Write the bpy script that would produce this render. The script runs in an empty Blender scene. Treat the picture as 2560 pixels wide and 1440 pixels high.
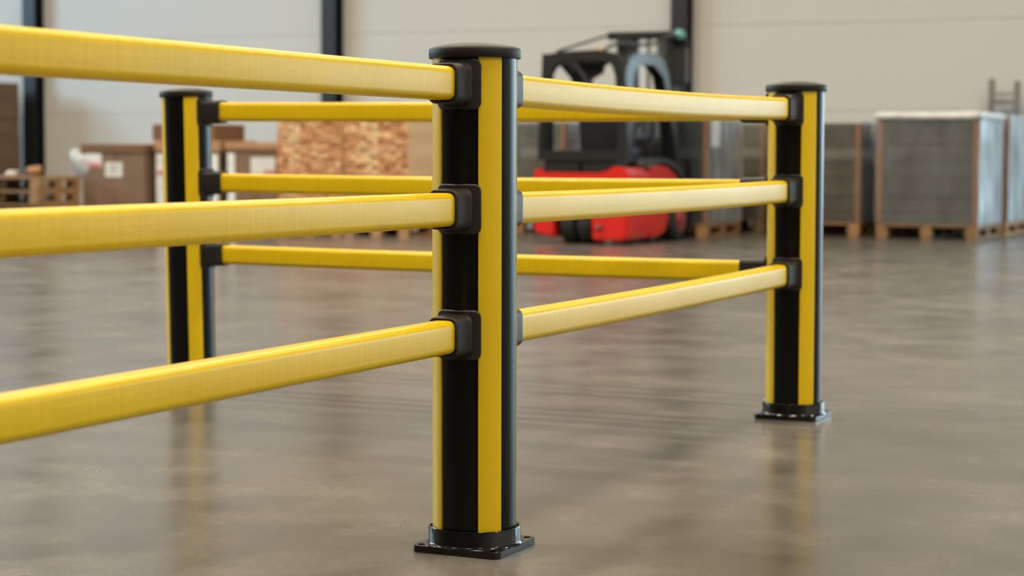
import bpy, bmesh, math, random
from mathutils import Vector, Matrix
random.seed(7)
C = bpy.context.scene.collection
sc = bpy.context.scene
PI = math.pi

# ------------------------------------------------------------------ camera
# room axes: x runs along the back wall, y towards it; the near post stands at the origin
CAM = Vector((1.8658, -3.8423, 0.8657))
th, ro, al = 0.0689, -0.0049, 0.4335
F = Vector((-math.sin(al) * math.cos(th), math.cos(al) * math.cos(th), -math.sin(th)))
XH = Vector((math.cos(al), math.sin(al), 0))
U = Vector((-math.sin(al) * math.sin(th), math.cos(al) * math.sin(th), math.cos(th)))
R = math.cos(ro) * XH - math.sin(ro) * U
V = math.sin(ro) * XH + math.cos(ro) * U
cd = bpy.data.cameras.new('camera')
cam = bpy.data.objects.new('camera', cd); C.objects.link(cam)
cam.matrix_world = Matrix(((R.x, V.x, -F.x, CAM.x), (R.y, V.y, -F.y, CAM.y), (R.z, V.z, -F.z, CAM.z), (0, 0, 0, 1)))
cd.sensor_width = 36; cd.lens = 4920.29 * 36 / 2560
cd.clip_start = 0.05; cd.clip_end = 300
cd.dof.use_dof = True; cd.dof.focus_distance = 4.2; cd.dof.aperture_fstop = 4.0
sc.camera = cam

# ------------------------------------------------------------------ world, daylight and lamps
w = bpy.data.worlds.new('sky'); sc.world = w; w.use_nodes = True
bg = w.node_tree.nodes['Background']
bg.inputs[0].default_value = (0.50, 0.77, 1.0, 1); bg.inputs[1].default_value = 17.0
sc.view_settings.view_transform = 'Standard'; sc.view_settings.look = 'None'
sc.view_settings.gamma = 1; sc.view_settings.use_curve_mapping = False
sc.view_settings.exposure = 0.0
sc.cycles.max_bounces = 8; sc.cycles.sample_clamp_indirect = 8
sc.cycles.caustics_reflective = False; sc.cycles.caustics_refractive = False

def area(name, loc, rot, sx, sy, power, col, portal=False):
    l = bpy.data.lights.new(name, 'AREA'); l.shape = 'RECTANGLE'; l.size = sx; l.size_y = sy
    l.energy = power; l.color = col
    if portal: l.cycles.is_portal = True
    o = bpy.data.objects.new(name, l); C.objects.link(o); o.location = loc; o.rotation_euler = rot
    return o
LAMP_COL = (1.0, 0.84, 0.62)
for ly, lp, xs in ((-6.8, 120, (-10, -4.5, 1, 6.5)), (-0.8, 250, (-15.5, -10, -4.5, 1, 6.5, 12)),      # rows of strip lamps under the ceiling; first row's last added to light rails
                   (5.2, 270, (-15.5, -10, -4.5, 1, 6.5)), (11.2, 300, (-15.5, -10, -4.5, 1))):
    for lx in xs: area('strip_lamp', (lx, ly, 7.4), (0, 0, 0), 1.8, 0.16, lp, LAMP_COL)
# portals in the door openings
for ly in (3.65, 10.15): area('portal_left', (-26.05, ly, 6.0), (0, -PI / 2, 0), 3.6, 5.3, 1, (1, 1, 1), True)
for lx in (0.95, 5.85, 10.75): area('portal_back', (lx, 19.68, 2.25), (-PI / 2, 0, 0), 4.3, 4.5, 1, (1, 1, 1), True)

# ------------------------------------------------------------------ materials
def nodes(name):
    m = bpy.data.materials.new(name); m.use_nodes = True
    nt = m.node_tree
    return m, nt, nt.nodes['Principled BSDF']
def N(nt, t, **k):
    n = nt.nodes.new(t)
    for a, v in k.items():
        if a.startswith('i_'):
            n.inputs[a[2:].replace('_', ' ')].default_value = v
        else: setattr(n, a, v)
    return n
def ramp(nt, src, stops):
    r = nt.nodes.new('ShaderNodeValToRGB'); nt.links.new(src, r.inputs[0])
    while len(r.color_ramp.elements) < len(stops): r.color_ramp.elements.new(0.5)
    for e, (p, c) in zip(r.color_ramp.elements, stops):
        e.position = p; e.color = (*c, 1) if len(c) == 3 else c
    return r.outputs[0]
def coords(nt, scale=(1, 1, 1), kind='Object'):
    t = nt.nodes.new('ShaderNodeTexCoord'); mp = nt.nodes.new('ShaderNodeMapping')
    nt.links.new(t.outputs[kind], mp.inputs[0]); mp.inputs['Scale'].default_value = scale
    return mp.outputs[0]
def worldpos(nt, scale=(1, 1, 1)):
    g = nt.nodes.new('ShaderNodeNewGeometry'); mp = nt.nodes.new('ShaderNodeMapping')
    nt.links.new(g.outputs['Position'], mp.inputs[0]); mp.inputs['Scale'].default_value = scale
    return mp.outputs[0]
def noise(nt, vec, scale, detail=3, rough=0.5):
    n = nt.nodes.new('ShaderNodeTexNoise'); nt.links.new(vec, n.inputs['Vector'])
    n.inputs['Scale'].default_value = scale; n.inputs['Detail'].default_value = detail
    n.inputs['Roughness'].default_value = rough
    return n.outputs['Fac']
def bump(nt, b, h, strength, dist=0.01):
    n = nt.nodes.new('ShaderNodeBump'); nt.links.new(h, n.inputs['Height'])
    n.inputs['Strength'].default_value = strength; n.inputs['Distance'].default_value = dist
    nt.links.new(n.outputs[0], b.inputs['Normal'])
def dk(c, k): return tuple(v * k for v in c)
def mat(name, col, rough=0.5, metal=0.0, var=0.12, scale=6.0, stretch=(1, 1, 1), bmp=0.0, bscale=60, spec=None, rvar=0.0, coat=0):
    m, nt, b = nodes(name)
    v = coords(nt, stretch)
    f = noise(nt, v, scale)
    nt.links.new(ramp(nt, f, [(0.3, dk(col, 1 - var)), (0.7, dk(col, 1 + var))]), b.inputs['Base Color'])
    b.inputs['Roughness'].default_value = rough; b.inputs['Metallic'].default_value = metal
    if rvar:
        mr = N(nt, 'ShaderNodeMapRange'); nt.links.new(f, mr.inputs[0])
        mr.inputs[3].default_value = rough - rvar; mr.inputs[4].default_value = rough + rvar
        nt.links.new(mr.outputs[0], b.inputs['Roughness'])
    if spec is not None: b.inputs['Specular IOR Level'].default_value = spec
    if coat: b.inputs['Coat Weight'].default_value = coat; b.inputs['Coat Roughness'].default_value = 0.08
    if bmp: bump(nt, b, noise(nt, v, bscale, 4), bmp, 0.003)
    return m

def concrete():
    m, nt, b = nodes('polished_concrete')
    p = worldpos(nt)
    big = noise(nt, p, 0.9, 5, 0.6); mid = noise(nt, p, 3.6, 4, 0.5); fine = noise(nt, p, 70, 4, 0.7)
    c1 = ramp(nt, big, [(0.32, (0.098, 0.092, 0.084)), (0.68, (0.180, 0.169, 0.153))])
    c2 = ramp(nt, mid, [(0.22, (0.76, 0.75, 0.74)), (0.78, (1.12, 1.12, 1.12))])
    c3 = ramp(nt, fine, [(0.3, (0.88, 0.88, 0.88)), (0.7, (1.08, 1.08, 1.08))])
    mx = N(nt, 'ShaderNodeMix', data_type='RGBA', blend_type='MULTIPLY'); mx.inputs[0].default_value = 1
    nt.links.new(c1, mx.inputs[6]); nt.links.new(c2, mx.inputs[7])
    mx2 = N(nt, 'ShaderNodeMix', data_type='RGBA', blend_type='MULTIPLY'); mx2.inputs[0].default_value = 1
    nt.links.new(mx.outputs[2], mx2.inputs[6]); nt.links.new(c3, mx2.inputs[7])
    # thin wandering scratches: narrow contour lines of a broad noise, only in places
    ln = noise(nt, worldpos(nt, (1, 1.6, 1)), 1.3, 1, 0.4)
    s1 = ramp(nt, ln, [(0.4975, (0, 0, 0)), (0.4990, (1, 1, 1)), (0.5005, (1, 1, 1)), (0.5020, (0, 0, 0))])
    pl = ramp(nt, noise(nt, p, 2.3, 2), [(0.52, (0, 0, 0)), (0.62, (1, 1, 1))])
    mm = N(nt, 'ShaderNodeMath', operation='MULTIPLY'); nt.links.new(s1, mm.inputs[0]); nt.links.new(pl, mm.inputs[1])
    mm2 = N(nt, 'ShaderNodeMath', operation='MULTIPLY'); nt.links.new(mm.outputs[0], mm2.inputs[0]); mm2.inputs[1].default_value = 0.22
    mx3 = N(nt, 'ShaderNodeMix', data_type='RGBA'); nt.links.new(mm2.outputs[0], mx3.inputs[0])
    nt.links.new(mx2.outputs[2], mx3.inputs[6]); mx3.inputs[7].default_value = (0.05, 0.047, 0.043, 1)
    nt.links.new(mx3.outputs[2], b.inputs['Base Color'])
    mr = N(nt, 'ShaderNodeMapRange'); nt.links.new(mid, mr.inputs[0])
    mr.inputs[1].default_value = 0.3; mr.inputs[2].default_value = 0.7
    mr.inputs[3].default_value = 0.20; mr.inputs[4].default_value = 0.29
    b.inputs['Specular IOR Level'].default_value = 0.32
    nt.links.new(mr.outputs[0], b.inputs['Roughness'])
    bump(nt, b, noise(nt, p, 2.2, 4, 0.5), 0.09, 0.012)
    return m

def yellow(name, rail):
    m, nt, b = nodes(name)
    f = noise(nt, coords(nt, (1, 1, 1)), 3, 2)
    col = ramp(nt, f, [(0.3, (0.80, 0.570, 0.002)), (0.7, (0.86, 0.615, 0.004))])
    b.inputs['Roughness'].default_value = 0.36
    if rail:   # drawn plastic: fine lines along the rail crossed by faint scuffs
        lines = noise(nt, coords(nt, (130, 0.6, 130)), 2.0, 3, 0.7)
        cross = noise(nt, coords(nt, (4, 60, 4)), 1.6, 4, 0.7)
        patch = noise(nt, coords(nt, (2, 6, 2)), 1.5, 2)
        ad = N(nt, 'ShaderNodeMath', operation='ADD'); nt.links.new(lines, ad.inputs[0]); nt.links.new(cross, ad.inputs[1])
        mr = N(nt, 'ShaderNodeMapRange'); nt.links.new(ad.outputs[0], mr.inputs[0])
        mr.inputs[1].default_value = 0.7; mr.inputs[2].default_value = 1.3
        mr.inputs[3].default_value = 0.27; mr.inputs[4].default_value = 0.42
        nt.links.new(mr.outputs[0], b.inputs['Roughness'])
        c2 = ramp(nt, ad.outputs[0], [(0.40, (0.93, 0.93, 0.93)), (0.60, (1.05, 1.05, 1.05))])
        ad2 = N(nt, 'ShaderNodeMath', operation='MULTIPLY'); nt.links.new(ad.outputs[0], ad2.inputs[0]); ad2.inputs[1].default_value = 0.5
        c2 = ramp(nt, ad2.outputs[0], [(0.38, (0.92, 0.92, 0.92)), (0.62, (1.06, 1.06, 1.10))])
        mx = N(nt, 'ShaderNodeMix', data_type='RGBA', blend_type='MULTIPLY'); mx.inputs[0].default_value = 1
        nt.links.new(col, mx.inputs[6]); nt.links.new(c2, mx.inputs[7]); col = mx.outputs[2]
        bump(nt, b, ad.outputs[0], 0.05, 0.001)
    nt.links.new(col, b.inputs['Base Color'])
    return m

def wood(name, col, stretch, var=0.25):
    m, nt, b = nodes(name)
    oi = nt.nodes.new('ShaderNodeObjectInfo')
    f = noise(nt, coords(nt, stretch), 5, 4)
    c = ramp(nt, f, [(0.3, dk(col, 1 - var)), (0.7, dk(col, 1 + var * 0.7))])
    r = ramp(nt, oi.outputs['Random'], [(0, (0.75, 0.72, 0.70)), (1, (1.15, 1.15, 1.12))])
    mx = N(nt, 'ShaderNodeMix', data_type='RGBA', blend_type='MULTIPLY'); mx.inputs[0].default_value = 1
    nt.links.new(c, mx.inputs[6]); nt.links.new(r, mx.inputs[7])
    nt.links.new(mx.outputs[2], b.inputs['Base Color']); b.inputs['Roughness'].default_value = 0.75
    return m

def island_wood(name, a, b_, rough=0.75):
    """Colour differs from board to board (each board is a separate island of the mesh)."""
    m, nt, b = nodes(name)
    g = nt.nodes.new('ShaderNodeNewGeometry')
    c = ramp(nt, g.outputs['Random Per Island'], [(0, a), (0.55, tuple((x + y) / 2 for x, y in zip(a, b_))), (1, b_)])
    nt.links.new(c, b.inputs['Base Color']); b.inputs['Roughness'].default_value = rough
    return m

def film(name, opacity, tint=(0.60, 0.64, 0.68)):
    """Thin clear stretch film: mostly see-through, wrinkled and shiny."""
    m, nt, b = nodes(name)
    b.inputs['Base Color'].default_value = (*tint, 1); b.inputs['Roughness'].default_value = 0.22
    b.inputs['Specular IOR Level'].default_value = 0.8
    v = coords(nt, (1, 1, 0.3))
    wr = noise(nt, v, 6, 2, 0.5)
    bump(nt, b, wr, 0.6, 0.04)
    t = nt.nodes.new('ShaderNodeBsdfTransparent'); ms = nt.nodes.new('ShaderNodeMixShader')
    lw = N(nt, 'ShaderNodeLayerWeight'); lw.inputs[0].default_value = 0.5
    sq = N(nt, 'ShaderNodeMath', operation='POWER'); nt.links.new(lw.outputs['Facing'], sq.inputs[0]); sq.inputs[1].default_value = 1.7
    mr = N(nt, 'ShaderNodeMapRange'); nt.links.new(sq.outputs[0], mr.inputs[0])
    mr.inputs[3].default_value = opacity; mr.inputs[4].default_value = 0.95
    pat = ramp(nt, wr, [(0.35, (0.55, 0.55, 0.55)), (0.7, (1.5, 1.5, 1.5))])
    mu = N(nt, 'ShaderNodeMath', operation='MULTIPLY', use_clamp=True)
    nt.links.new(mr.outputs[0], mu.inputs[0]); nt.links.new(pat, mu.inputs[1])
    nt.links.new(mu.outputs[0], ms.inputs[0]); nt.links.new(t.outputs[0], ms.inputs[1]); nt.links.new(b.outputs[0], ms.inputs[2])
    nt.links.new(ms.outputs[0], nt.nodes['Material Output'].inputs[0])
    return m

def glass(name, col):
    m, nt, b = nodes(name)
    t = nt.nodes.new('ShaderNodeBsdfTransparent'); t.inputs[0].default_value = (*col, 1)
    g = nt.nodes.new('ShaderNodeBsdfGlossy'); g.inputs['Roughness'].default_value = 0.05
    ms = nt.nodes.new('ShaderNodeMixShader'); ms.inputs[0].default_value = 0.05
    nt.links.new(t.outputs[0], ms.inputs[1]); nt.links.new(g.outputs[0], ms.inputs[2])
    nt.links.new(ms.outputs[0], nt.nodes['Material Output'].inputs[0])
    return m

M = dict(
    floor=concrete(),
    wall=mat('painted_sandwich_panel', (0.71, 0.71, 0.685), 0.45, var=0.02, scale=0.5),
    joint=mat('panel_joint', (0.5, 0.5, 0.48), 0.7),
    ceiling=mat('ceiling_sheet', (0.55, 0.55, 0.54), 0.6),
    asphalt=mat('yard_paving', (0.28, 0.28, 0.28), 0.8),
    steel=mat('dark_painted_steel', (0.014, 0.018, 0.022), 0.42, var=0.1),
    rail=yellow('yellow_rail_plastic', True),
    stripe=yellow('yellow_strip_plastic', False),
    black=mat('black_post_plastic', (0.003, 0.003, 0.0033), 0.30, var=0.1, spec=0.3, bmp=0.03, bscale=300, rvar=0.03),
    rubber=mat('black_moulded_rubber', (0.013, 0.0125, 0.013), 0.50, var=0.2, bmp=0.08, bscale=220, scale=30),
    cap=mat('black_grained_cap', (0.010, 0.0095, 0.010), 0.48, spec=0.4, var=0.1, bmp=0.25, bscale=500),
    gloss=mat('black_gloss_paint', (0.008, 0.008, 0.0085), 0.13, var=0.1, bmp=0.10, bscale=70),
    hole=mat('hole_shadowed_steel', (0.02, 0.02, 0.02), 0.6),
    red=mat('red_truck_paint', (0.66, 0.020, 0.014), 0.30, var=0.05, coat=0.5),
    truckblack=mat('black_truck_paint', (0.013, 0.0135, 0.014), 0.38, var=0.1),
    guardpaint=mat('smooth_black_guard_paint', (0.014, 0.016, 0.018), 0.24, var=0.1),
    hubred=mat('dull_red_hub', (0.34, 0.035, 0.032), 0.5, var=0.1),
    truckgrey=mat('dark_grey_truck_plastic', (0.045, 0.05, 0.055), 0.45, var=0.1),
    tyre=mat('tyre_rubber', (0.012, 0.012, 0.012), 0.75),
    vinyl=mat('black_seat_vinyl', (0.012, 0.012, 0.013), 0.5),
    chrome=mat('worn_chain_steel', (0.35, 0.36, 0.36), 0.35, 0.9),
    teal=mat('teal_lamp_lens', (0.10, 0.36, 0.34), 0.18),
    amber=mat('amber_plastic', (0.40, 0.17, 0.05), 0.4),
    wallet=mat('ochre_label', (0.42, 0.33, 0.14), 0.6),
    paper=mat('white_paper', (0.62, 0.62, 0.61), 0.8, var=0.05),
    cloudy=mat('cloudy_packing_film', (0.50, 0.55, 0.60), 0.2, var=0.3, scale=14, bmp=1.0, bscale=14),
    print=mat('grey_print', (0.30, 0.30, 0.31), 0.8),
    tape=mat('red_printed_tape', (0.55, 0.16, 0.19), 0.4),
    whitefilm=mat('white_packing_film', (0.74, 0.77, 0.80), 0.22, var=0.15, scale=14, bmp=0.9, bscale=18),
    carton=mat('brown_cardboard', (0.185, 0.120, 0.078), 0.85, var=0.10, scale=3),
    cartonlight=mat('light_brown_cardboard', (0.40, 0.225, 0.115), 0.85, var=0.10, scale=3),
    cartondark=mat('dark_brown_cardboard', (0.17, 0.088, 0.042), 0.85, var=0.10, scale=3),
    pallet=wood('pallet_wood', (0.42, 0.245, 0.120), (1, 8, 8)),
    palletdark=wood('weathered_pallet_wood', (0.30, 0.185, 0.095), (1, 8, 8)),
    boards=island_wood('board_ends', (0.62, 0.41, 0.21), (0.88, 0.66, 0.40)), boardsred=island_wood('reddish_board_ends', (0.44, 0.19, 0.08), (0.70, 0.38, 0.19)),
    boardside=island_wood('pale_boards', (0.80, 0.58, 0.34), (0.92, 0.70, 0.45)),
    post=wood('corner_post_wood', (0.30, 0.150, 0.080), (8, 8, 1)),
    sheet_grey=island_wood('grey_sheets', (0.075, 0.079, 0.075), (0.135, 0.14, 0.132), 0.5),
    sheet_olive=island_wood('olive_grey_sheets', (0.10, 0.095, 0.065), (0.20, 0.19, 0.14), 0.5),
    sheet_navy=island_wood('navy_black_sheets', (0.010, 0.016, 0.022), (0.030, 0.042, 0.050), 0.5),
    sheet_brown=island_wood('dark_brown_sheets', (0.055, 0.047, 0.035), (0.11, 0.098, 0.078), 0.5),
    film=film('clear_stretch_film', 0.08), film_dense=film('layered_stretch_film', 0.10, (0.52, 0.60, 0.68)),
    rack=mat('galvanised_steel', (0.26, 0.27, 0.28), 0.4, 0.6),
    filter_pane=glass('daylight_filter_glazing', (0.74, 0.69, 0.64)),  # tint chosen to filter the daylight from the right
    doorframe=mat('grey_door_frame', (0.25, 0.26, 0.27), 0.5),
)

# ------------------------------------------------------------------ helpers
def obj(name, bm, m, parent=None, sharp=35, loc=None, mats=None):
    me = bpy.data.meshes.new(name)
    bmesh.ops.recalc_face_normals(bm, faces=bm.faces)
    bm.to_mesh(me); bm.free()
    if sharp:
        me.shade_smooth(); me.set_sharp_from_angle(angle=math.radians(sharp))
    for k in (mats or [m]): me.materials.append(M[k])
    o = bpy.data.objects.new(name, me); C.objects.link(o)
    if parent: o.parent = parent
    if loc: o.location = loc
    return o
def tag(o, label=None, cat=None, group=None, kind=None):
    if label: o['label'] = label
    if cat: o['category'] = cat
    if group: o['group'] = group
    if kind: o['kind'] = kind
    return o
def thing(name, label, cat, loc=(0, 0, 0), rz=0, group=None):
    o = bpy.data.objects.new(name, None); C.objects.link(o); o.empty_display_size = 0.1
    o.location = loc; o.rotation_euler = (0, 0, rz)
    return tag(o, label, cat, group)
def inst(o, parent, loc=(0, 0, 0), rot=None, name=None, scale=None):
    c = o.copy(); C.objects.link(c); c.parent = parent; c.location = loc
    if rot: c.rotation_euler = rot
    if scale: c.scale = scale
    return c
def bx(bm, x0, x1, y0, y1, z0, z1, bev=0, seg=1):
    b2 = bmesh.new()
    r = bmesh.ops.create_cube(b2, size=1)
    for v in b2.verts:
        v.co = ((x0 + x1) / 2 + v.co.x * (x1 - x0), (y0 + y1) / 2 + v.co.y * (y1 - y0), (z0 + z1) / 2 + v.co.z * (z1 - z0))
    if bev: bmesh.ops.bevel(b2, geom=b2.edges[:], offset=bev, segments=seg, profile=0.5, affect='EDGES')
    join(bm, b2); return bm
def join(bm, b2):
    mp = {v: bm.verts.new(v.co) for v in b2.verts}
    for f in b2.faces:
        nf = bm.faces.new([mp[v] for v in f.verts]); nf.material_index = f.material_index
    b2.free()
def box(*a, **k): return bx(bmesh.new(), *a, **k)
def rings(bm, rs, closed=True, caps=True):
    """Skin successive rings of points (each a list of the same length)."""
    vs = [[bm.verts.new(p) for p in r] for r in rs]
    n = len(rs[0])
    for a, b in zip(vs, vs[1:]):
        for i in range(n if closed else n - 1):
            bm.faces.new((a[i], a[(i + 1) % n], b[(i + 1) % n], b[i]))
    if caps:
        bm.faces.new(vs[0]); bm.faces.new(vs[-1])
    return bm
def lathe(bm, prof, n=48, c=(0, 0)):
    rs = [[(c[0] + r * math.cos(2 * PI * i / n), c[1] + r * math.sin(2 * PI * i / n), z) for i in range(n)] for r, z in prof]
    return rings(bm, rs)
def tube(bm, pts, r, n=10, cap=True):
    pts = [Vector(p) for p in pts]; rs = []
    rr = r if isinstance(r, (list, tuple)) else [r] * len(pts)
    for i, p in enumerate(pts):
        d = (pts[min(i + 1, len(pts) - 1)] - pts[max(i - 1, 0)]).normalized()
        u = d.cross(Vector((0, 0, 1)))
        if u.length < 0.05: u = d.cross(Vector((0, 1, 0)))
        u.normalize(); v = d.cross(u)
        rs.append([p + (u * math.cos(2 * PI * k / n) + v * math.sin(2 * PI * k / n)) * rr[i] for k in range(n)])
    return rings(bm, rs, caps=cap)
def rrect(wd, h, r, n=5):
    """Rounded rectangle outline centred on 0, counter-clockwise."""
    out = []
    for cx, cy, a0 in ((wd / 2 - r, h / 2 - r, 0), (-wd / 2 + r, h / 2 - r, PI / 2), (-wd / 2 + r, -h / 2 + r, PI), (wd / 2 - r, -h / 2 + r, 1.5 * PI)):
        for k in range(n + 1):
            a = a0 + PI / 2 * k / n
            out.append((cx + r * math.cos(a), cy + r * math.sin(a)))
    return out
def prism(bm, outline, axis, t0, t1):
    """Extrude a 2-D outline along an axis: 'x' -> (y,z), 'y' -> (x,z), 'z' -> (x,y)."""
    def P(p, t): return {'x': (t, p[0], p[1]), 'y': (p[0], t, p[1]), 'z': (p[0], p[1], t)}[axis]
    return rings(bm, [[P(p, t0) for p in outline], [P(p, t1) for p in outline]])
def frame_prism(bm, outer, hole, axis, t0, t1):
    """A plate with one hole; both outlines must have the same number of points."""
    def P(p, t): return {'x': (t, p[0], p[1]), 'y': (p[0], t, p[1]), 'z': (p[0], p[1], t)}[axis]
    return rings(bm, [[P(p, t0) for p in outer], [P(p, t1) for p in outer], [P(p, t1) for p in hole], [P(p, t0) for p in hole], [P(p, t0) for p in outer]], caps=False)
def resample(pts, n):
    """n points evenly spread along a closed outline."""
    q = [Vector((*p, 0)) for p in pts] + [Vector((*pts[0], 0))]
    L = [0]
    for a, b in zip(q, q[1:]): L.append(L[-1] + (b - a).length)
    out = []; k = 0
    for i in range(n):
        t = L[-1] * i / n
        while k < len(L) - 2 and L[k + 1] < t: k += 1
        s = (t - L[k]) / max(1e-9, L[k + 1] - L[k])
        p = q[k].lerp(q[k + 1], s); out.append((p.x, p.y))
    return out

# ------------------------------------------------------------------ the hall
WY = 19.5
f = obj('floor', box(-60, 40, -40, 60, -0.2, 0), 'floor', sharp=0); tag(f, kind='structure')
XL, XR, YF, CH = -26.0, 14.0, -40.0, 8.0
def structure(name, bm, m): return tag(obj(name, bm, m, sharp=0), kind='structure')
structure('ceiling', box(XL - .3, XR + .3, YF - .3, WY + .4, CH, CH + .2), 'ceiling')
DZ = 4.5
wl = bmesh.new(); bx(wl, XL - .25, XL, YF, 1, 0, CH); bx(wl, XL - .25, XL, 6.3, 7.5, 0, CH); bx(wl, XL - .25, XL, 12.8, WY + .25, 0, CH)
for y0 in (1, 7.5): bx(wl, XL - .25, XL, y0, y0 + 5.3, 0, 4.2); bx(wl, XL - .25, XL, y0, y0 + 5.3, 7.8, CH)   # high windows
structure('wall_left', wl, 'wall')
structure('wall_right', box(XR, XR + .25, YF, WY + .25, 0, CH), 'wall')
structure('wall_front', box(XL - .25, XR + .25, YF - .25, YF, 0, CH), 'ceiling')
wb = bmesh.new()
for a, c in ((XL, -1.2), (3.1, 3.7), (8.0, 8.6), (12.9, XR)): bx(wb, a, c, WY + .09, WY + .3, 0, CH)
for a in (-1.2, 3.7, 8.6): bx(wb, a, a + 4.3, WY + .09, WY + .3, DZ, CH)
wall = structure('wall_back', wb, 'joint')
COLX = [-21.58, -16.59, -11.58, -6.58]
proto = obj('wall_panel', box(0, 4.99, 0, 0.09, 0, 1.057, bev=0.003), 'wall', wall, sharp=0)
ZR = [0.33, 1.39, 2.45, 3.51, 4.57, 5.63, 6.69]
first = True
for i, x in enumerate([-21.58, -16.58, -11.58, -6.58]):
    for z in ZR:
        if first: proto.location = (x, WY, z); first = False
        elif i == 3:
            q = inst(proto, wall, (x, WY, z))
        else: inst(proto, wall, (x, WY, z))
pl = obj('plinth_panel', box(0, 4.985, 0, 0.09, 0, 0.325, bev=0.006), 'wall', wall, sharp=0, loc=(-21.58, WY, 0))
for x in (-16.58, -11.58, -6.58): inst(pl, wall, (x, WY, 0))
# the glazed doors in the back wall to the right of the picture
for k, x in enumerate((-1.2, 3.7, 8.6)):
    d = bmesh.new()
    for px in (0, 4.22): bx(d, x + px, x + px + .08, WY + .1, WY + .16, 0, DZ)
    for pz in (0, 0.9, 1.8, 2.7, 3.6, 4.42): bx(d, x, x + 4.3, WY + .1, WY + .16, pz, pz + .08)
    dr = structure('door_%d' % (k + 1), d, 'doorframe')
    obj('filter_pane', box(x + .05, x + 4.25, WY + .125, WY + .133, .05, 4.45), 'filter_pane', dr, sharp=0)  # added out of view to dim and warm the incoming daylight
# steel columns along the back wall
def column(x, label):
    t = thing('steel_column', label, 'column', (x, WY, 0), 0, 'steel columns along the back wall')
    obj('flange', box(-.11, .11, -.22, -.208, 0, CH), 'steel', t, sharp=0)
    obj('flange', box(-.11, .11, -.014, -.002, 0, CH), 'steel', t, sharp=0)
    obj('web', box(-.004, .004, -.208, -.014, 0, CH), 'steel', t, sharp=0)
    obj('base_plate', box(-.14, .14, -.25, -.002, 0.0, .02), 'steel', t, sharp=0)
column(-16.59, 'dark steel column beside the tall carton stack at far left')
column(-11.58, 'dark steel column between the carton and the two wood stacks')
column(-6.58, 'dark steel column rising behind the red forklift')

# ------------------------------------------------------------------ the barrier
RP = 0.0925
def lean_m(a):     # tops move to the picture's left, i.e. along -x -0.46y
    ax = Vector((0, 0, 1)).cross(Vector((-math.cos(al), -math.sin(al), 0)))
    return Matrix.Rotation(a, 4, ax)
def arcpts(r, a0, a1, n): return [(r * math.cos(a0 + (a1 - a0) * i / n), r * math.sin(a0 + (a1 - a0) * i / n)) for i in range(n + 1)]
D2 = math.radians
ZTOP = 1.074
def column_mesh():
    out = []
    for q in range(4):
        c = q * PI / 2
        out += arcpts(0.0860, c - D2(45), c - D2(27.2), 4)
        out += arcpts(0.0905, c - D2(25.4), c + D2(25.4), 14)
        out += arcpts(0.0860, c + D2(27.2), c + D2(44.0), 4)
    b = bmesh.new(); prism(b, out, 'z', 0.016, ZTOP); return b
def stripe_mesh():
    o = arcpts(0.0862, D2(-17.2), D2(17.2), 8)[::-1] + [(r * math.cos(a), r * math.sin(a)) for r, a in ((0.0905, D2(-17.2)), (0.0921, D2(-16.8)))] \
        + arcpts(RP, D2(-16.0), D2(16.0), 10) + [(r * math.cos(a), r * math.sin(a)) for r, a in ((0.0921, D2(16.8)), (0.0905, D2(17.2)))]
    b = bmesh.new(); prism(b, o, 'z', 0.018, ZTOP); return b
def cap_mesh():
    prof = [(0.094, 1.0665), (0.0985, 1.066), (0.0995, 1.0672), (0.0995, 1.0835), (0.0985, 1.0865), (0.0955, 1.0888), (0.088, 1.0912), (0.07, 1.0950), (0.045, 1.0983), (0.02, 1.0998), (0.002, 1.1)]
    b = bmesh.new(); lathe(b, prof, 72); return b
def plate_mesh():
    """Square plate with rounded corners and four bolt holes."""
    s, r, t = 0.208, 0.016, 0.0148
    b = bmesh.new()
    # quarter by quarter: a ring from the hole to the quarter outline
    h = s / 2
    qo = [(0, 0), (h, 0)] + [(h, h - r)] + [(h - r + r * math.cos(a), h - r + r * math.sin(a)) for a in [PI / 2 * k / 6 for k in range(1, 6)]] + [(h - r, h), (0, h)]
    n = 32
    hc, hr = 0.0865, 0.0085
    for sx, sy in ((1, 1), (-1, 1), (-1, -1), (1, -1)):
        o = [(hc + hr * math.cos(2 * PI * k / n), hc + hr * math.sin(2 * PI * k / n)) for k in range(n)]
        # outline points hit by rays from the hole centre
        outl = []
        for k in range(n):
            dx, dy = math.cos(2 * PI * k / n), math.sin(2 * PI * k / n)
            best = None
            for p, q in zip(qo, qo[1:] + qo[:1]):
                ex, ey = q[0] - p[0], q[1] - p[1]
                den = dx * ey - dy * ex
                if abs(den) < 1e-12: continue
                tt = ((p[0] - hc) * ey - (p[1] - hc) * ex) / den
                uu = ((p[0] - hc) * dy - (p[1] - hc) * dx) / den
                if tt > 0 and -1e-6 <= uu <= 1 + 1e-6 and (best is None or tt < best): best = tt
            outl.append((hc + dx * best, hc + dy * best))
        P = lambda p, z: (p[0] * sx, p[1] * sy, z)
        R_ = [[P(p, 0.001) for p in o], [P(p, t) for p in o], [P(p, t) for p in outl], [P(p, 0.001) for p in outl], [P(p, 0.001) for p in o]]
        rings(b, R_, caps=False)
    bmesh.ops.remove_doubles(b, verts=b.verts[:], dist=1e-5)
    return b
def collar_mesh():
    b = bmesh.new()
    lathe(b, [(0.0962, 0.012), (0.1062, 0.0135), (0.1030, 0.0168), (0.1015, 0.0205), (0.1015, 0.0500), (0.1005, 0.0520), (0.0975, 0.0520), (0.0965, 0.0505), (0.0962, 0.03), (0.0962, 0.012)], 72)
    return b
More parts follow.
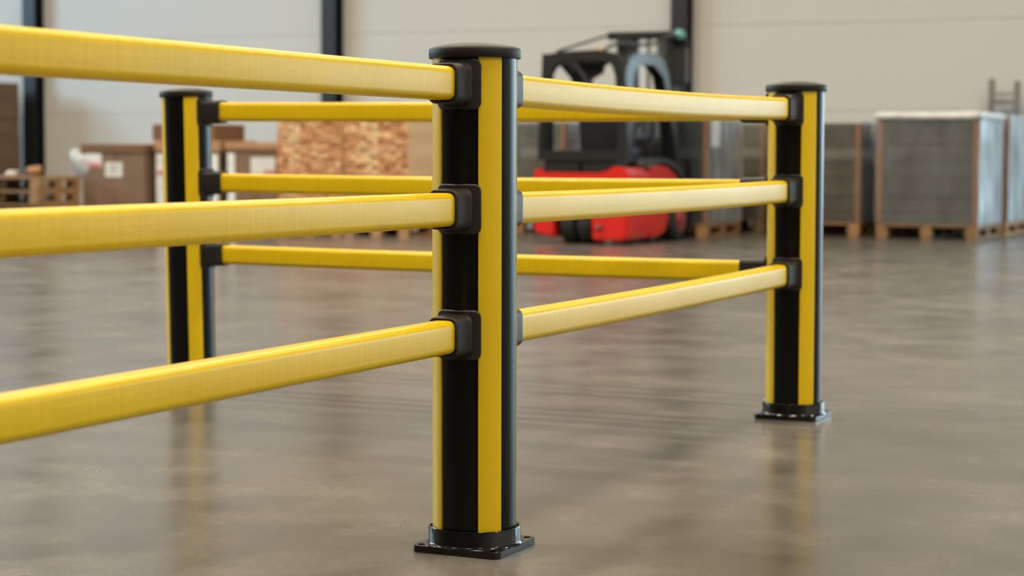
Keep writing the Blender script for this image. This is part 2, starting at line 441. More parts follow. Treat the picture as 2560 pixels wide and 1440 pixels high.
def flange_mesh(zc):
    """Saddle plate hugging the post, facing +y."""
    b = bmesh.new()
    wd, h, r = 0.1085, 0.107, 0.016
    def P(u, v, rad): 
        a = u / 0.0985
        return (rad * math.sin(a), rad * math.cos(a), zc + v)
    o = rrect(wd, h, r, 5)
    ins = rrect(wd - .006, h - .006, r - .003, 5)
    def ring(o, rad): return [P(u, v, rad) for u, v in o]
    nx = 14
    rings(b, [ring(o, 0.0915), ring(o, 0.0965), ring(ins, 0.0990)], caps=False)
    # face: grid strip by strip so that it stays curved
    vs = rrect(wd - .006, h - .006, r - .003, 5)
    us = sorted(set(round(u, 6) for u, v in vs) | {(-wd / 2 + .003 + r - .003) + (wd - 2 * r) * i / nx for i in range(nx + 1)})
    def vext(u):
        hw, hh, rr = (wd - .006) / 2, (h - .006) / 2, r - .003
        if abs(u) <= hw - rr: return hh
        d = min(rr, abs(u) - (hw - rr)); return hh - rr + math.sqrt(max(0, rr * rr - d * d))
    top = [b.verts.new(P(u, vext(u), 0.0990)) for u in us]; bot = [b.verts.new(P(u, -vext(u), 0.0990)) for u in us]
    for i in range(len(us) - 1): b.faces.new((bot[i], bot[i + 1], top[i + 1], top[i]))
    bmesh.ops.remove_doubles(b, verts=b.verts[:], dist=2e-5)
    return b
def sleeve_mesh(zc, l):
    """Rounded socket standing on the flange, open at the mouth."""
    b = bmesh.new()
    def ring(wd, h, r, y): return [(u, y, zc + v) for u, v in rrect(wd, h, r, 6)]
    rings(b, [ring(.080, .092, .020, .094), ring(.0755, .0885, .018, .0995), ring(.0735, .0870, .017, .106), ring(.0705, .0850, .0165, l - .006), ring(.0685, .0835, .016, l - .0015),
              ring(.0655, .0805, .015, l), ring(.0598, .0755, .016, l - .001), ring(.0582, .0742, .016, l - .004), ring(.0582, .0742, .016, .112)])
    return b
RZ = (1.009, 0.7445, 0.4759)
def guard_post(x, y, rz, lean, label, ends):
    """ends: list of (angle of the socket in the room, length of the socket)."""
    t = thing('guard_post', label, 'post', (x, y, 0), 0, 'yellow and black barrier posts')
    LM = lean_m(lean)
    def put(name, bm, m, **k):
        o = obj(name, bm, m, t, **k); o.matrix_local = LM @ Matrix.Rotation(rz, 4, 'Z'); return o
    put('column', column_mesh(), 'black', sharp=25)
    for q in range(4):
        s = put('stripe', stripe_mesh(), 'stripe', sharp=25); s.matrix_local = LM @ Matrix.Rotation(rz + PI / 4 + q * PI / 2, 4, 'Z')
    put('cap', cap_mesh(), 'cap', sharp=40)
    p = obj('base_plate', plate_mesh(), 'gloss', t, sharp=30)
    c = obj('base_collar', collar_mesh(), 'gloss', t, sharp=50)
    for ang, l, dz in ends:
        for zc in [z + dz for z in RZ]:
            fl = obj('socket_flange', flange_mesh(zc), 'rubber', t, sharp=40)
            fl.matrix_local = LM @ Matrix.Rotation(ang + rz, 4, 'Z')
            sl = obj('socket_sleeve', sleeve_mesh(zc, l), 'rubber', fl, sharp=45); sl.matrix_local = Matrix.Rotation(-rz, 4, 'Z')
    return LM
P1, P2, P3 = Vector((0, 0, 0)), Vector((0, 2.40, 0)), Vector((-2.36, 2.40, 0))
L1, L2, L3 = 0.0031, 0.0045, 0.0165
def rotz_to(d): return math.atan2(-d[0], d[1])       # angle turning +y onto d
guard_post(0, 0, D2(2.6), L1, 'barrier post nearest the camera, sharp in focus, with rails on both sides', [(rotz_to((0, -1)), 0.155, 0), (0, 0.178, -.004)])
guard_post(0, 2.4, 0, L2, 'barrier corner post on the right, in front of the wrapped sheet pallets', [(rotz_to((0, -1)), 0.178, 0), (rotz_to((-1, 0)), 0.180, 0)])
guard_post(-2.36, 2.4, 0, L3, 'barrier end post on the left, its foot hidden behind the nearest low rail', [(rotz_to((1, 0)), 0.165, 0)])
RH, RW, RR = 0.0705, 0.0550, 0.0155
def rail(a, b, sag, label, out=0.0):
    """One rail from a to b (rounded box tube); local y runs along it."""
    d = b - a; L = d.length; n = 16
    bm = bmesh.new(); rs = []
    for i in range(n + 1):
        t = i / n; y = (t - .5) * L
        s = -sag * 4 * t * (1 - t); o = out * 4 * t * (1 - t)
        rs.append([(u + o, y, v + s) for u, v in rrect(RW, RH, RR, 6)])
    rings(bm, rs)
    ob = obj('guard_rail', bm, 'rail', sharp=50)
    yv = d.normalized(); xv = yv.cross(Vector((0, 0, 1))).normalized(); zv = xv.cross(yv)
    m = Matrix((xv, yv, zv)).transposed().to_4x4(); m.translation = (a + b) / 2
    ob.matrix_world = m
    return tag(ob, label, 'rail', 'yellow barrier rails')
def at(P, lean, z): return P + lean_m(lean).to_3x3() @ Vector((0, 0, z))
nm = ('upper', 'middle', 'lower')
for k, z in enumerate(RZ):
    a1 = at(P1, L1, z); a2 = at(P2, L2, z); a3 = at(P3, L3, z)
    rail(Vector((0, -2.40, z)) + Vector((0, .14, 0)), a1 + Vector((0, -.122, 0)), 0.000,
         '%s of the three yellow rails nearest the camera, running out of the left edge' % nm[k])
    rail(a1 + Vector((0, .125, -.004)), a2 + Vector((0, -.125, 0)), (0.009, 0.004, 0.004)[k],
         '%s of the three pale lit yellow rails between near post and right post' % nm[k])
    rail(a3 + Vector((.125, 0, .002)), a2 + Vector((-.125, 0, 0)), 0.004,
         '%s of the three deep yellow back rails between left post and right post' % nm[k])

# ------------------------------------------------------------------ pallets and their loads
PALPARTS = {}
def pallet(x0, x1, y0, y1, label, z=0.0, m='pallet', group=None, along='x'):
    wd, dp = x1 - x0, y1 - y0
    t = thing('pallet', label, 'pallet', ((x0 + x1) / 2, (y0 + y1) / 2, z), 0, group)
    key = (round(wd, 2), round(dp, 2), m)
    if key in PALPARTS:
        for o, loc in PALPARTS[key]: inst(o, t, loc)
        return t
    lst = []
    def part(name, bm, loc, ref=None):
        if ref is None:
            o = obj(name, bm, m, t, sharp=0, loc=loc)
        else: o = inst(ref, t, loc)
        lst.append((o, loc)); return o
    ref = None; nb = 7
    for i in range(nb):
        yy = -dp / 2 + .05 + (dp - .1) * i / (nb - 1)
        ref = part('deck_board', None if ref else box(-wd / 2, wd / 2, -.05, .05, -.011, .011), (0, yy, .133), ref)
    ref = None
    for xx in (-wd / 2 + .05, 0, wd / 2 - .05):
        ref = part('stringer_board', None if ref else box(-.05, .05, -dp / 2, dp / 2, -.011, .011), (xx, 0, .111), ref)
    ref = None
    for xx in (-wd / 2 + .06, 0, wd / 2 - .06):
        for yy in (-dp / 2 + .05, 0, dp / 2 - .05):
            ref = part('block', None if ref else box(-.06, .06, -.05, .05, -.039, .039), (xx, yy, .061), ref)
    ref = None
    for xx in (-wd / 2 + .06, 0, wd / 2 - .06):
        ref = part('bottom_board', None if ref else box(-.05, .05, -dp / 2, dp / 2, -.011, .011), (xx, 0, .011), ref)
    PALPARTS[key] = lst
    return t

def sheet_load(name, x0, x1, y0, y1, z0, z1, m, label, posts, fm='film', n=44, label_patch=None, group='film-wrapped sheet stacks', band=True):
    """Flat sheets stacked on a pallet under stretch film, with corner posts."""
    t = thing(name, label, 'sheet stack', ((x0 + x1) / 2, (y0 + y1) / 2, z0), 0, group)
    wd, dp, h = (x1 - x0) / 2, (y1 - y0) / 2, z1 - z0
    b = bmesh.new(); rnd = random.Random(len(label) * 7)
    zz = 0
    for i in range(n):
        th_ = h / n; j = rnd.uniform(-.006, .006); k = rnd.uniform(-.006, .006)
        bx(b, -wd + .012 + j, wd - .012 + j, -dp + .012 + k, dp - .012 + k, zz + .001, zz + th_ - .003)
        zz += th_
    s = obj('sheets', b, m, t, sharp=0); tag(s, kind='stuff')
    ref = None
    for sx, sy in posts:
        bm = None
        if ref is None:
            bm = bmesh.new(); bx(bm, -.025, .025, -.025, .025, .001, h, bev=.004)
            ref = obj('corner_post', bm, 'post', t, sharp=0, loc=(sx * (wd - .025), sy * (dp - .025), 0))
        else: inst(ref, t, (sx * (wd - .025), sy * (dp - .025), 0))
    # the film: a slightly slack skin around the four sides
    bm = bmesh.new(); rs = []
    rr = rrect(2 * wd + .035, 2 * dp + .035, .03, 3)
    for i in range(9):
        z = .002 + (h + .018) * i / 8
        rs.append([(u * (1 + rnd.uniform(-.004, .004)), v * (1 + rnd.uniform(-.004, .004)), z) for u, v in rr])
    rings(bm, rs, caps=False)
    obj('wrap_film', bm, fm, t, sharp=60)
    if band:   # bunched film along the top edge
        bm = bmesh.new(); rs = []
        outl = rrect(2 * wd + .02, 2 * dp + .02, .04, 3)
        o2 = resample(outl, 60)
        for k in range(61):
            u, v = o2[k % 60]
            r = .034 + .012 * rnd.random(); zc = h + .036 + .012 * rnd.random()
            L = math.hypot(u, v)
            rs.append([(u - u / L * r * math.cos(a) * 1.2, v - v / L * r * math.cos(a) * 1.2, zc + r * math.sin(a)) for a in [2 * PI * q / 8 for q in range(8)]])
        rings(bm, rs, caps=False)
        obj('film_rim', bm, 'whitefilm', t, sharp=60)
    if label_patch:
        for (a0, a1, c0, c1, face) in label_patch:
            if face == 'front': pb = box(a0 - (x0 + x1) / 2, a1 - (x0 + x1) / 2, -dp - .026, -dp - .022, c0 - z0, c1 - z0)
            else: pb = box(wd + .022, wd + .026, a0 - (y0 + y1) / 2, a1 - (y0 + y1) / 2, c0 - z0, c1 - z0)
            tag(obj('film_patch', pb, 'whitefilm', t, sharp=0), 'pale bunched film patch')
    return t
PH = 0.144
gp = 'pallets under the sheet stacks'
# L: the nearest wrapped stack on the right
pallet(-3.27, -2.23, 16.2, 17.38, 'wooden pallet under the nearest silver-wrapped stack at right', m='palletdark', group=gp)
sheet_load('sheet_stack', -3.27, -2.23, 16.2, 17.38, PH, 1.215, 'sheet_grey', 'big grey sheet stack in shiny film with white bunched film along its top', [(-1, -1), (1, -1), (1, 1), (-1, 1)], 'film_dense')
# M: behind it, cut by the right edge
pallet(-3.27, -2.19, 17.55, 18.75, 'wooden pallet behind the big grey stack, cut by the right edge', group=gp)
sheet_load('sheet_stack', -3.27, -2.19, 17.55, 18.75, PH, 1.27, 'sheet_grey', 'bluish film-wrapped stack behind the big grey one, at the right edge', [(-1, -1), (1, -1), (1, 1), (-1, 1)], 'film_dense', band=False)
# K: behind the right post
pallet(-4.45, -3.50, 16.4, 17.5, 'wooden pallet with its block showing just right of the right post', group=gp)
sheet_load('sheet_stack', -4.45, -3.50, 16.4, 17.5, PH, 1.19, 'sheet_brown', 'dark brown sheet stack directly behind the right barrier post', [(-1, -1), (1, -1), (1, 1), (-1, 1)], label_patch=[(16.75, 16.95, .93, 1.17, 'side')], band=False)
# J
pallet(-5.55, -4.73, 17.0, 18.1, 'dark-gapped wooden pallet left of the right post', m='palletdark', group=gp)
sheet_load('sheet_stack', -5.55, -4.73, 17.0, 18.1, PH, 1.20, 'sheet_olive', 'olive grey sheet stack left of the right post, farthest back', [(-1, -1), (1, -1), (1, 1), (-1, 1)], band=False)
# H
pallet(-5.75, -4.80, 15.3, 16.4, 'wooden pallet just right of the forklift front wheel', group=gp)
sheet_load('sheet_stack', -5.75, -4.80, 15.3, 16.4, PH, 1.21, 'sheet_navy', 'navy black sheet stack right behind the forklift mast, white film on its corner', [(-1, -1), (1, -1), (1, 1), (-1, 1)], label_patch=[(15.36, 15.62, .93, 1.20, 'side')], band=False)
# G
pallet(-7.60, -6.52, 15.6, 16.7, 'wooden pallet behind the left side of the forklift', group=gp)
sheet_load('sheet_stack', -7.60, -6.52, 15.6, 16.7, PH, 1.19, 'sheet_grey', 'grey green sheet stack between near post and forklift, seen through its cab', [(-1, -1), (1, -1), (1, 1), (-1, 1)], band=False)

# board bundles
def bundle(x0, x1, y0, y1, z0, z1, label):
    t = thing('board_bundle', label, 'wood stack', ((x0 + x1) / 2, (y0 + y1) / 2, z0), 0, 'bundles of pale boards')
    rnd = random.Random(int(abs(x0) * 100)); b = bmesh.new(); nx, nz = 11, 44
    wx = (x1 - x0 - .012) / nx; hz = (z1 - z0) / nz; ms = []
    bias = [rnd.choice((.15, .25, .75, .85)) for _ in range(nx)]
    for i in range(nx):
        for k in range(nz):
            xx = -(x1 - x0) / 2 + .006 + i * wx; zz = k * hz; q = rnd.uniform(-.02, .015)
            n0 = len(b.faces)
            bx(b, xx + .002, xx + wx - .002, -(y1 - y0) / 2 + q, (y1 - y0) / 2 + rnd.uniform(-.01, .02), zz + .001, zz + hz - .0015)
            ms += [1 if rnd.random() < bias[i] else 0] * (len(b.faces) - n0)
    s = obj('boards', b, None, t, sharp=0, mats=['boards', 'boardsred', 'boardside'])
    for p in s.data.polygons:
        p.material_index = 2 if abs(p.normal.x) > .5 or abs(p.normal.z) > .5 else ms[p.index]
    tag(s, kind='stuff')
    return t
pallet(-9.01, -8.24, 13.8, 14.95, 'wooden pallet under the left wood stack', group='pallets under the wood stacks')
bundle(-9.01, -8.24, 13.8, 14.95, PH + .008, 1.235, 'left one of two tall pale board stacks left of the near post')
pallet(-8.215, -7.46, 13.8, 14.95, 'wooden pallet under the right wood stack', group='pallets under the wood stacks')
bundle(-8.215, -7.46, 13.8, 14.95, PH + .008, 1.235, 'right one of two tall pale board stacks left of the near post')

# low stack of empty pallets at far left
for k in range(4):
    pallet(-12.72, -11.47, 13.0 + (0, .012, -.01, .006)[k], 13.72 + (0, .012, -.01, .006)[k],
           ('lowest', 'second lowest', 'third lowest', 'topmost')[k] + ' of the empty pallets stacked low at the left edge', z=k * .1445, m='palletdark', group='low stack of empty pallets')
def crumple(name, loc, r, m, label, cat, seed, sq=(1, 1, 1), parent=None):
    b = bmesh.new(); bmesh.ops.create_icosphere(b, subdivisions=3, radius=r)
    rnd = random.Random(seed)
    dirs = [(Vector((rnd.gauss(0, 1), rnd.gauss(0, 1), rnd.gauss(0, 1))).normalized(), rnd.uniform(.45, .9)) for _ in range(40)]
    for v in b.verts:
        n_ = v.co.normalized(); k = 1.0
        for d, c in dirs:
            q = n_.dot(d)
            if q > c: k -= (q - c) * .8 * (1 if c > .65 else -.5)
        v.co = Vector((n_.x * r * k * sq[0], n_.y * r * k * sq[1], n_.z * r * k * sq[2]))
    zmin = min(v.co.z for v in b.verts)
    for v in b.verts: v.co.z -= zmin
    o = obj(name, b, m, parent, sharp=20, loc=loc)
    if label: tag(o, label, cat)
    return o
crumple('crumpled_paper', (-11.72, 13.25, .5785), .07, 'cartonlight', 'ball of crumpled paper on the right end of the low pallet stack', 'paper', 3, (1.2, 1, .7))
crumple('crumpled_paper', (-12.05, 13.3, .5785), .06, 'paper', 'smaller pale paper scrap near the middle of the low pallet stack', 'paper', 5, (1.4, 1, .5))

# cartons
def carton(x0, x1, y0, y1, z0, z1, label, m='carton', lid=None, lidm='cartonlight', group=None, extra=None):
    t = thing('carton', label, 'carton', ((x0 + x1) / 2, (y0 + y1) / 2, z0), 0, group)
    wd, dp, h = (x1 - x0) / 2, (y1 - y0) / 2, z1 - z0
    obj('box_body', box(-wd, wd, -dp, dp, 0.001, h - (lid or 0) * .6, bev=.006), m, t, sharp=30)
    if lid: obj('box_lid', box(-wd - .014, wd + .014, -dp - .014, dp + .014, h - lid, h, bev=.006), lidm, t, sharp=30)
    else:
        obj('closing_tape', box(-.03, .03, -dp - .001, dp, h - .006, h + .001), 'cartonlight', t, sharp=0)
        obj('top_flap', box(-wd + .004, -.003, -dp + .004, dp - .004, h - .003, h + .003), m, t, sharp=0)
        obj('top_flap', box(.003, wd - .004, -dp + .004, dp - .004, h - .003, h + .003), m, t, sharp=0)
    for e in extra or []:
        nme, a0, a1, c0, c1, mm, subs = e
        p = obj(nme, box(a0 - (x0 + x1) / 2, a1 - (x0 + x1) / 2, -dp - .006, -dp - .0005, c0 - z0, c1 - z0), mm, t, sharp=0)
        for s_ in subs:
            obj(s_[0], box(s_[1] - (x0 + x1) / 2, s_[2] - (x0 + x1) / 2, -dp - .008, -dp - .006, s_[3] - z0, s_[4] - z0), s_[5], p, sharp=0)
    return t
# C
cC = carton(-11.50, -10.68, 13.8, 14.7, 0, .932, 'brown carton with overhanging lid and white paper label, beside the low pallet stack', lid=.095, lidm='cartondark', extra=[
    ('paper_label', -11.19, -10.965, .575, .735, 'paper', [('print_line', -11.14, -11.02, .69, .70, 'print'), ('print_line', -11.14, -11.02, .66, .67, 'print'), ('print_line', -11.14, -11.06, .63, .64, 'print')]),
    ('film_sheet', -11.46, -11.24, .675, .83, 'whitefilm', [('red_tape', -11.45, -11.25, .68, .725, 'tape')]),
    ('dark_strip', -11.07, -11.055, .735, .835, 'cartondark', []), ('dark_strip', -11.08, -11.06, .20, .40, 'cartondark', [])])
crumple('plastic_wrap', (-11.585, 13.93, .579), .10, 'cloudy', None, None, 11, (1.0, .7, 1.5))
o = bpy.data.objects['plastic_wrap']; o.parent = cC; o.location = (-11.57 + 11.09, 13.83 - 14.25, .54)
# D: film-wrapped carton with a small one on top
carton(-10.60, -9.78, 13.9, 14.6, 0, .975, 'carton wrapped in white film with a pink stripe, behind the left post', lid=.12, extra=[
    ('film_sheet', -10.595, -9.80, .02, .83, 'whitefilm', [('red_tape', -10.58, -9.9, .60, .645, 'tape')])])
carton(-10.70, -9.90, 13.98, 14.58, .976, 1.145, 'dark brown flat carton lying on the film-wrapped carton', 'cartondark')
# E
carton(-9.66, -9.04, 13.85, 14.7, 0, .955, 'carton with light lid right of the left post, beside the wood stacks', lid=.075, extra=[
    ('film_sheet', -9.65, -9.56, .10, .84, 'whitefilm', []),
    ('paper_label', -9.36, -9.06, .62, .80, 'paper', [('red_tape', -9.2, -9.06, .63, .665, 'tape')]),
    ('dark_strip', -9.66, -9.05, .845, .87, 'cartondark', []), ('dark_strip', -9.33, -9.25, .2, .5, 'cartondark', [])])  # thin darker strips below the lid and down the front
# A: tall stack by the wall
zz = 0
for (h, dx, mm, lb) in ((1.075, 0, 'carton', 'lowest and largest carton of the tall stack at the far left edge'), (.215, -.02, 'carton', 'second carton from below in the tall stack at the left edge'),
                        (.35, -.01, 'carton', 'third carton from below in the tall stack at the left edge'), (.16, -.015, 'carton', 'flat top carton of the tall stack at the left edge')):
    carton(-17.45 + dx, -16.45 + dx, 18.35, 18.9, zz, zz + h, lb, mm, group='tall carton stack')
    zz += h + .004

# grey metal rack behind the wrapped stacks
t = thing('rack_frame', 'grey metal frame standing against the wall above the right-hand stacks', 'rack', (-2.565, 19.22, 0))
for x in (-.145, .145): obj('upright', box(x - .033, x + .033, -.03, .03, 0, 1.735 if x < 0 else 1.71), 'rack', t, sharp=0)
for z0, z1 in ((1.55, 1.575), (1.44, 1.50), (.9, .95), (.35, .40)): obj('crossbar', box(-.112, .112, -.02, .02, z0, z1), 'rack', t, sharp=0)

# ------------------------------------------------------------------ the forklift
FX, FY = -5.33, 13.20
fk = thing('forklift', 'red and black electric forklift seen from behind, parked before the sheet stacks', 'forklift', (FX, FY, 0))
def smooth_path(pts, it=2):
    for _ in range(it):
        q = [pts[0]]
        for a, b in zip(pts, pts[1:]):
            a, b = Vector(a), Vector(b)
            q += [a.lerp(b, .25), a.lerp(b, .75)]
        q.append(pts[-1]); pts = q
    return pts
# counterweight: rear block with raised shoulders and a slot for the steer wheels
bm = bmesh.new()
out = [(-.48, .10), (-.27, .06), (-.27, .40), (.12, .40), (.12, .04), (.44, .04), (.48, .09), (.485, .62), (.46, .71), (.40, .735), (.30, .73), (.20, .655), (-.38, .655), (-.43, .72), (-.47, .72), (-.49, .60)]
prism(bm, out, 'y', .02, .62)
bmesh.ops.bevel(bm, geom=[e for e in bm.edges], offset=.022, segments=2, affect='EDGES')
obj('counterweight', bm, 'red', fk, sharp=35)
# side body panel with wheel arch, right and left
def side(sx):
    b = bmesh.new()
    o = [(.55, .06), (.78, .06), (.92, .10), (1.02, .26), (.90, .30), (.80, .40), (.80, .56), (1.25, .56), (1.22, .63), (1.02, .72), (.80, .745), (.55, .74)]
    prism(b, o, 'x', sx * .30, sx * .485)
    bmesh.ops.bevel(b, geom=b.edges[:], offset=.015, segments=2, affect='EDGES')
    return b
for sx in (1, -1): obj('side_panel', side(sx), 'red', fk, sharp=35)
# grey fender over the front wheel
for sx in (1, -1):
    b = bmesh.new(); rs = []
    for p in smooth_path([(.45, .745, 0), (.75, .80, 0), (1.05, .78, 0), (1.30, .66, 0), (1.45, .48, 0)], 2):
        y, z = p[0], p[1]
        rs.append([(sx * .27, y, z - .025), (sx * .49, y, z - .025), (sx * .495, y, z + .02), (sx * .27, y, z + .03)])
    rings(b, rs); obj('fender', b, 'truckgrey', fk, sharp=40)
    obj('step', box(sx * .38 - .1, sx * .38 + .1, .82, 1.05, .30, .40, bev=.015), 'truckgrey', fk, sharp=30)
obj('chassis', box(-.29, .29, .55, 1.45, .10, .60, bev=.02), 'truckblack', fk, sharp=30)
def wheel(x, y, r, wdt, hub, name='wheel'):
    b = bmesh.new()
    prof = [(.05, -wdt / 2), (r * .62, -wdt / 2), (r * .9, -wdt / 2 + .005), (r, -wdt / 2 + .03), (r, wdt / 2 - .03), (r * .9, wdt / 2 - .005), (r * .62, wdt / 2), (.05, wdt / 2)]
    n = 40
    rs = [[(z, rr * math.cos(2 * PI * i / n), rr * math.sin(2 * PI * i / n)) for i in range(n)] for rr, z in prof]
    rings(b, rs)
    wo = obj(name, b, 'tyre', fk, sharp=40, loc=(x, y, r))
    b = bmesh.new()
    prof = [(r * .60, 0), (r * .60, .012), (r * .45, .0), (r * .30, .02), (r * .15, .03), (.004, .03)]
    s = 1 if x >= 0 else -1
    rs = [[(s * (wdt / 2 + z - .004), rr * math.cos(2 * PI * i / n), rr * math.sin(2 * PI * i / n)) for i in range(n)] for rr, z in prof]
    rings(b, rs); obj('hub', b, hub, wo, sharp=40)
wheel(-.16, .24, .19, .15, 'truckgrey', 'steer_wheel'); wheel(.02, .24, .19, .15, 'truckgrey', 'steer_wheel')
wheel(.42, 1.22, .235, .17, 'hubred', 'drive_wheel'); wheel(-.42, 1.22, .235, .17, 'hubred', 'drive_wheel')
# battery hood / rear covers
obj('rear_cover', box(-.40, -.035, .07, .50, .655, .79, bev=.012), 'truckblack', fk, sharp=30)
obj('rear_cover', box(-.005, .33, .07, .50, .655, .79, bev=.012), 'truckblack', fk, sharp=30)
obj('hood', box(-.42, .42, .45, 1.0, .60, .80, bev=.03, seg=2), 'truckblack', fk, sharp=30)
# cab rear frame: one sheet with the big window, pillars leaning in, arched top with two openings
def frame_y(outer, hole, y0, y1, n=96):
    # keep corresponding points: cast from the hole's centre
    cx = sum(p[0] for p in hole) / len(hole); cz = sum(p[1] for p in hole) / len(hole)
    def hit(poly, a):
        dx, dy = math.cos(a), math.sin(a); best = None
        for p, q in zip(poly, poly[1:] + poly[:1]):
            ex, ey = q[0] - p[0], q[1] - p[1]; den = dx * ey - dy * ex
            if abs(den) < 1e-12: continue
            tt = ((p[0] - cx) * ey - (p[1] - cz) * ex) / den; uu = ((p[0] - cx) * dy - (p[1] - cz) * dx) / den
            if tt > 0 and -1e-6 <= uu <= 1 + 1e-6 and (best is None or tt < best): best = tt
        return (cx + dx * best, cz + dy * best)
    angs = [2 * PI * k / n for k in range(n)]
    return [hit(outer, a) for a in angs], [hit(hole, a) for a in angs]
outer = [(-.455, .79), (.44, .79), (.455, .95), (.425, 1.55), (.40, 1.70), (.33, 1.79), (.15, 1.825), (-.20, 1.815), (-.37, 1.79), (-.385, 1.83), (-.415, 1.83), (-.425, 1.60), (-.46, .95)]
hole = [(-.405, .885), (.355, .885), (.36, 1.0), (.335, 1.45), (.325, 1.58), (.29, 1.68), (.22, 1.72), (-.18, 1.735), (-.27, 1.70), (-.345, 1.58), (-.37, 1.45), (-.41, 1.0)]
a, h_ = frame_y(outer, hole, 0, 0)
b = frame_prism(bmesh.new(), a, h_, 'y', .06, .14)
obj('rear_guard', b, 'truckblack', fk, sharp=35)
# brace of the guard between the two arches
b = bmesh.new(); prism(b, [(-.19, 1.74), (-.085, 1.62), (-.045, 1.56), (-.045, 1.36), (-.025, 1.36), (-.025, 1.56), (.09, 1.62), (.10, 1.68), (.17, 1.73)], 'y', .30, .36); obj('guard_brace', b, 'truckblack', fk, sharp=30)
# side guards (right one carries the bright sheen in the photograph)
for sx in (1, -1):
    oy = [(.08, .80), (.22, .80), (.225, 1.0), (.20, 1.55), (.24, 1.66), (.36, 1.71), (.62, 1.71), (.84, 1.60), (.98, 1.30), (1.10, .95), (1.17, .72), (1.27, .72), (1.20, .98), (1.08, 1.34), (.95, 1.66), (.84, 1.775), (.66, 1.815), (.30, 1.80), (.14, 1.75), (.08, 1.62), (.07, 1.1)]
    b = bmesh.new(); prism(b, oy, 'x', sx * .365, sx * .488)
    bmesh.ops.bevel(b, geom=[e for e in b.edges if abs(e.verts[0].co.x - e.verts[1].co.x) < 1e-6 and abs(e.verts[0].co.x) > .47], offset=.012, segments=2, affect='EDGES')
    for v in b.verts:      # the rear pillar's outer face is toed in
        if abs(v.co.x) > .45: v.co.x -= sx * .24 * max(0, .36 - v.co.y)
    obj('side_guard', b, 'guardpaint', fk, sharp=30)
for k in range(5):
    y = .22 + .155 * k; obj('roof_bar', box(-.42, .42, y, y + .045, 1.765, 1.80, bev=.006), 'truckblack', fk, sharp=30)
# seat, steering wheel, console
b = bmesh.new(); bx(b, -.24, .24, .62, 1.02, .80, .92, bev=.04, seg=2); obj('seat_cushion', b, 'vinyl', fk, sharp=40)
b = bmesh.new()
prism(b, [(.52, .86), (.62, .88), (.56, 1.28), (.52, 1.34), (.46, 1.33), (.45, 1.26)], 'x', -.235, .225); bmesh.ops.bevel(b, geom=b.edges[:], offset=.025, segments=2, affect='EDGES'); obj('seat_back', b, 'vinyl', fk, sharp=40)
obj('console', box(-.34, .34, 1.16, 1.32, .60, 1.02, bev=.03, seg=2), 'truckblack', fk, sharp=40)
b = bmesh.new(); tube(b, [(.0, 1.16, .98), (.0, 1.02, 1.14)], .025); obj('steering_column', b, 'truckblack', fk)
b = bmesh.new()
ring = [Vector((.0 + .16 * math.cos(q), 1.02 + .11 * math.sin(q), 1.15 + .11 * math.sin(q))) for q in [2 * PI * k / 28 for k in range(29)]]
tube(b, ring, .014, 8); obj('steering_wheel', b, 'vinyl', fk)
obj('armrest', box(.25, .34, .55, .95, .98, 1.06, bev=.02, seg=2), 'vinyl', fk, sharp=40)
# mast
MY = 1.52
mast = bmesh.new(); bx(mast, -.30, -.21, MY, MY + .13, .08, 2.0, bev=.008); mo = obj('mast_upright', mast, 'truckblack', fk, sharp=30)
inst(mo, fk, (.51, 0, 0))
ib = bmesh.new(); bx(ib, -.205, -.14, MY + .03, MY + .12, .10, 2.08, bev=.006); io = obj('inner_mast', ib, 'truckgrey', fk, sharp=30); inst(io, fk, (.345, 0, 0))
b = bmesh.new(); bx(b, -.44, .27, MY + .02, MY + .11, 2.015, 2.095, bev=.012); obj('mast_crosshead', b, 'truckblack', fk, sharp=30)
obj('crosshead_plate', box(-.33, -.14, MY + .0, MY + .06, 1.87, 2.06, bev=.012), 'truckblack', fk, sharp=30)
b = bmesh.new(); bx(b, -.3, .3, MY + .01, MY + .10, 1.30, 1.37); bx(b, -.3, .3, MY + .01, MY + .10, .55, .62); obj('mast_crossbar', b, 'truckblack', fk, sharp=0)
b = bmesh.new(); tube(b, [(-.105, MY + .06, .2), (-.105, MY + .06, 2.03)], .022); obj('lift_cylinder', b, 'chrome', fk)
b = bmesh.new(); tube(b, [(.105, MY + .06, .2), (.105, MY + .06, 2.03)], .022); obj('lift_cylinder', b, 'chrome', fk)
obj('lift_chain', box(-.02, .02, MY + .05, MY + .07, .5, 2.04), 'chrome', fk, sharp=0)
b = bmesh.new(); bx(b, -.42, .42, MY + .17, MY + .21, .40, .48); bx(b, -.42, .42, MY + .17, MY + .21, .06, .14)
for x in (-.4, 0, .4): bx(b, x - .03, x + .03, MY + .14, MY + .2, .06, .8)
bx(b, -.42, .42, MY + .17, MY + .2, .76, .8); obj('fork_carriage', b, 'truckblack', fk, sharp=0)
# forks would point into the stack ahead: short heels only
for x in (-.27, .27): obj('fork', box(x - .05, x + .05, MY + .21, MY + .245, .05, .48), 'truckblack', fk, sharp=0)
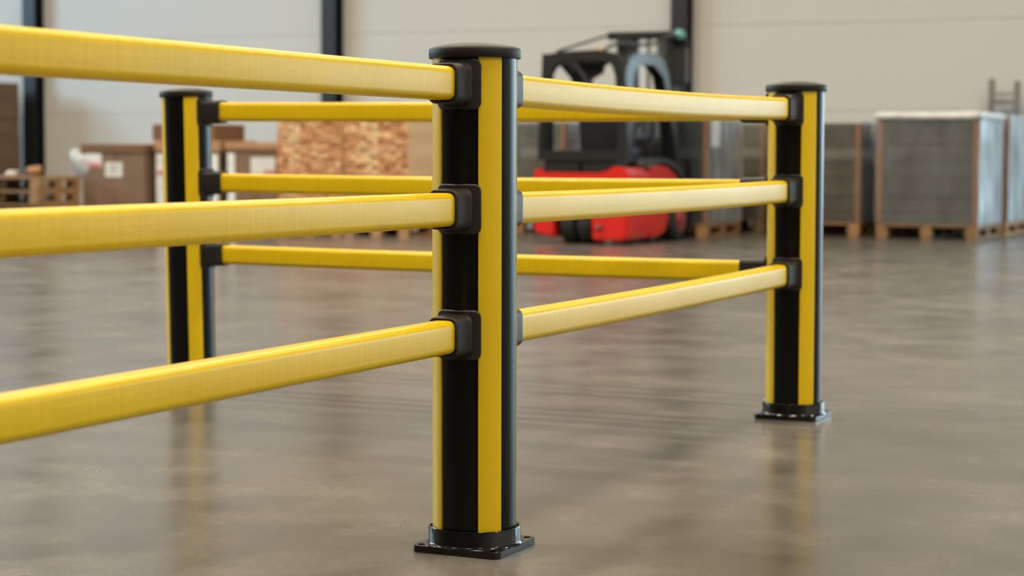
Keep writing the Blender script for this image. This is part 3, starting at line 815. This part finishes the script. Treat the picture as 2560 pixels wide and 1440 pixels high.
# slanting rod from the guard to the crosshead, lamps, hoses
b = bmesh.new(); tube(b, [(-.36, .30, 1.83), (-.40, MY, 2.065)], .013); obj('roof_rod', b, 'truckblack', fk)
b = bmesh.new(); tube(b, smooth_path([(.10, .22, 1.79), (.10, .6, 1.93), (.18, 1.2, 1.92), (.26, MY, 2.04)]), .017); obj('hose', b, 'truckgrey', fk)
b = bmesh.new(); tube(b, smooth_path([(.03, .3, 1.80), (.06, .34, 1.87), (.10, .30, 1.80)]), .02); obj('cable_loop', b, 'wallet', fk)
def lamp(x, y, z, m, r=.055):
    b = bmesh.new(); lathe(b, [(r * .3, 0), (r * .9, .0), (r, .03), (r * .9, .07), (r * .4, .09), (.004, .092)], 20)
    for v in b.verts: v.co = Vector((v.co.x, -v.co.z, v.co.y))
    return obj('work_lamp', b, m, fk, sharp=40, loc=(x, y, z))
lamp(.34, MY + .06, 2.05, 'teal', .06)
lamp(.30, MY, 2.03, 'truckblack', .05)
obj('lamp_bracket', box(.24, .42, MY + .05, MY + .09, 1.93, 2.02, bev=.01), 'truckblack', fk, sharp=30)
obj('side_bracket', box(.30, .42, MY - .02, MY + .12, 1.55, 1.93, bev=.02), 'truckblack', fk, sharp=30)
gp_ = smooth_path([(.36, .95, 1.62), (.37, 1.05, 1.50), (.37, 1.12, 1.38)])
b = bmesh.new(); tube(b, gp_, [.018 + .016 * math.sin(PI * k / (len(gp_) - 1)) for k in range(len(gp_))]); obj('grab_handle', b, 'amber', fk)
b = bmesh.new(); lathe(b, [(.032, 0), (.032, .01), (.02, .03), (.004, .035)], 16); obj('tow_pin', b, 'truckgrey', fk, loc=(.20, .0, .16))
# the truck is longer than it was drawn: stretch everything ahead of the rear guard, wheels only move
def longer(y): return y if y < .3 else .3 + (y - .3) * 1.16
done = set()
for ch in fk.children:
    if ch.name.startswith(('drive_wheel', 'steer_wheel')):
        ch.location.y = longer(ch.location.y); continue
    if ch.data.name in done: continue
    done.add(ch.data.name)
    for v in ch.data.vertices: v.co.y = longer(v.co.y + ch.location.y) - ch.location.y
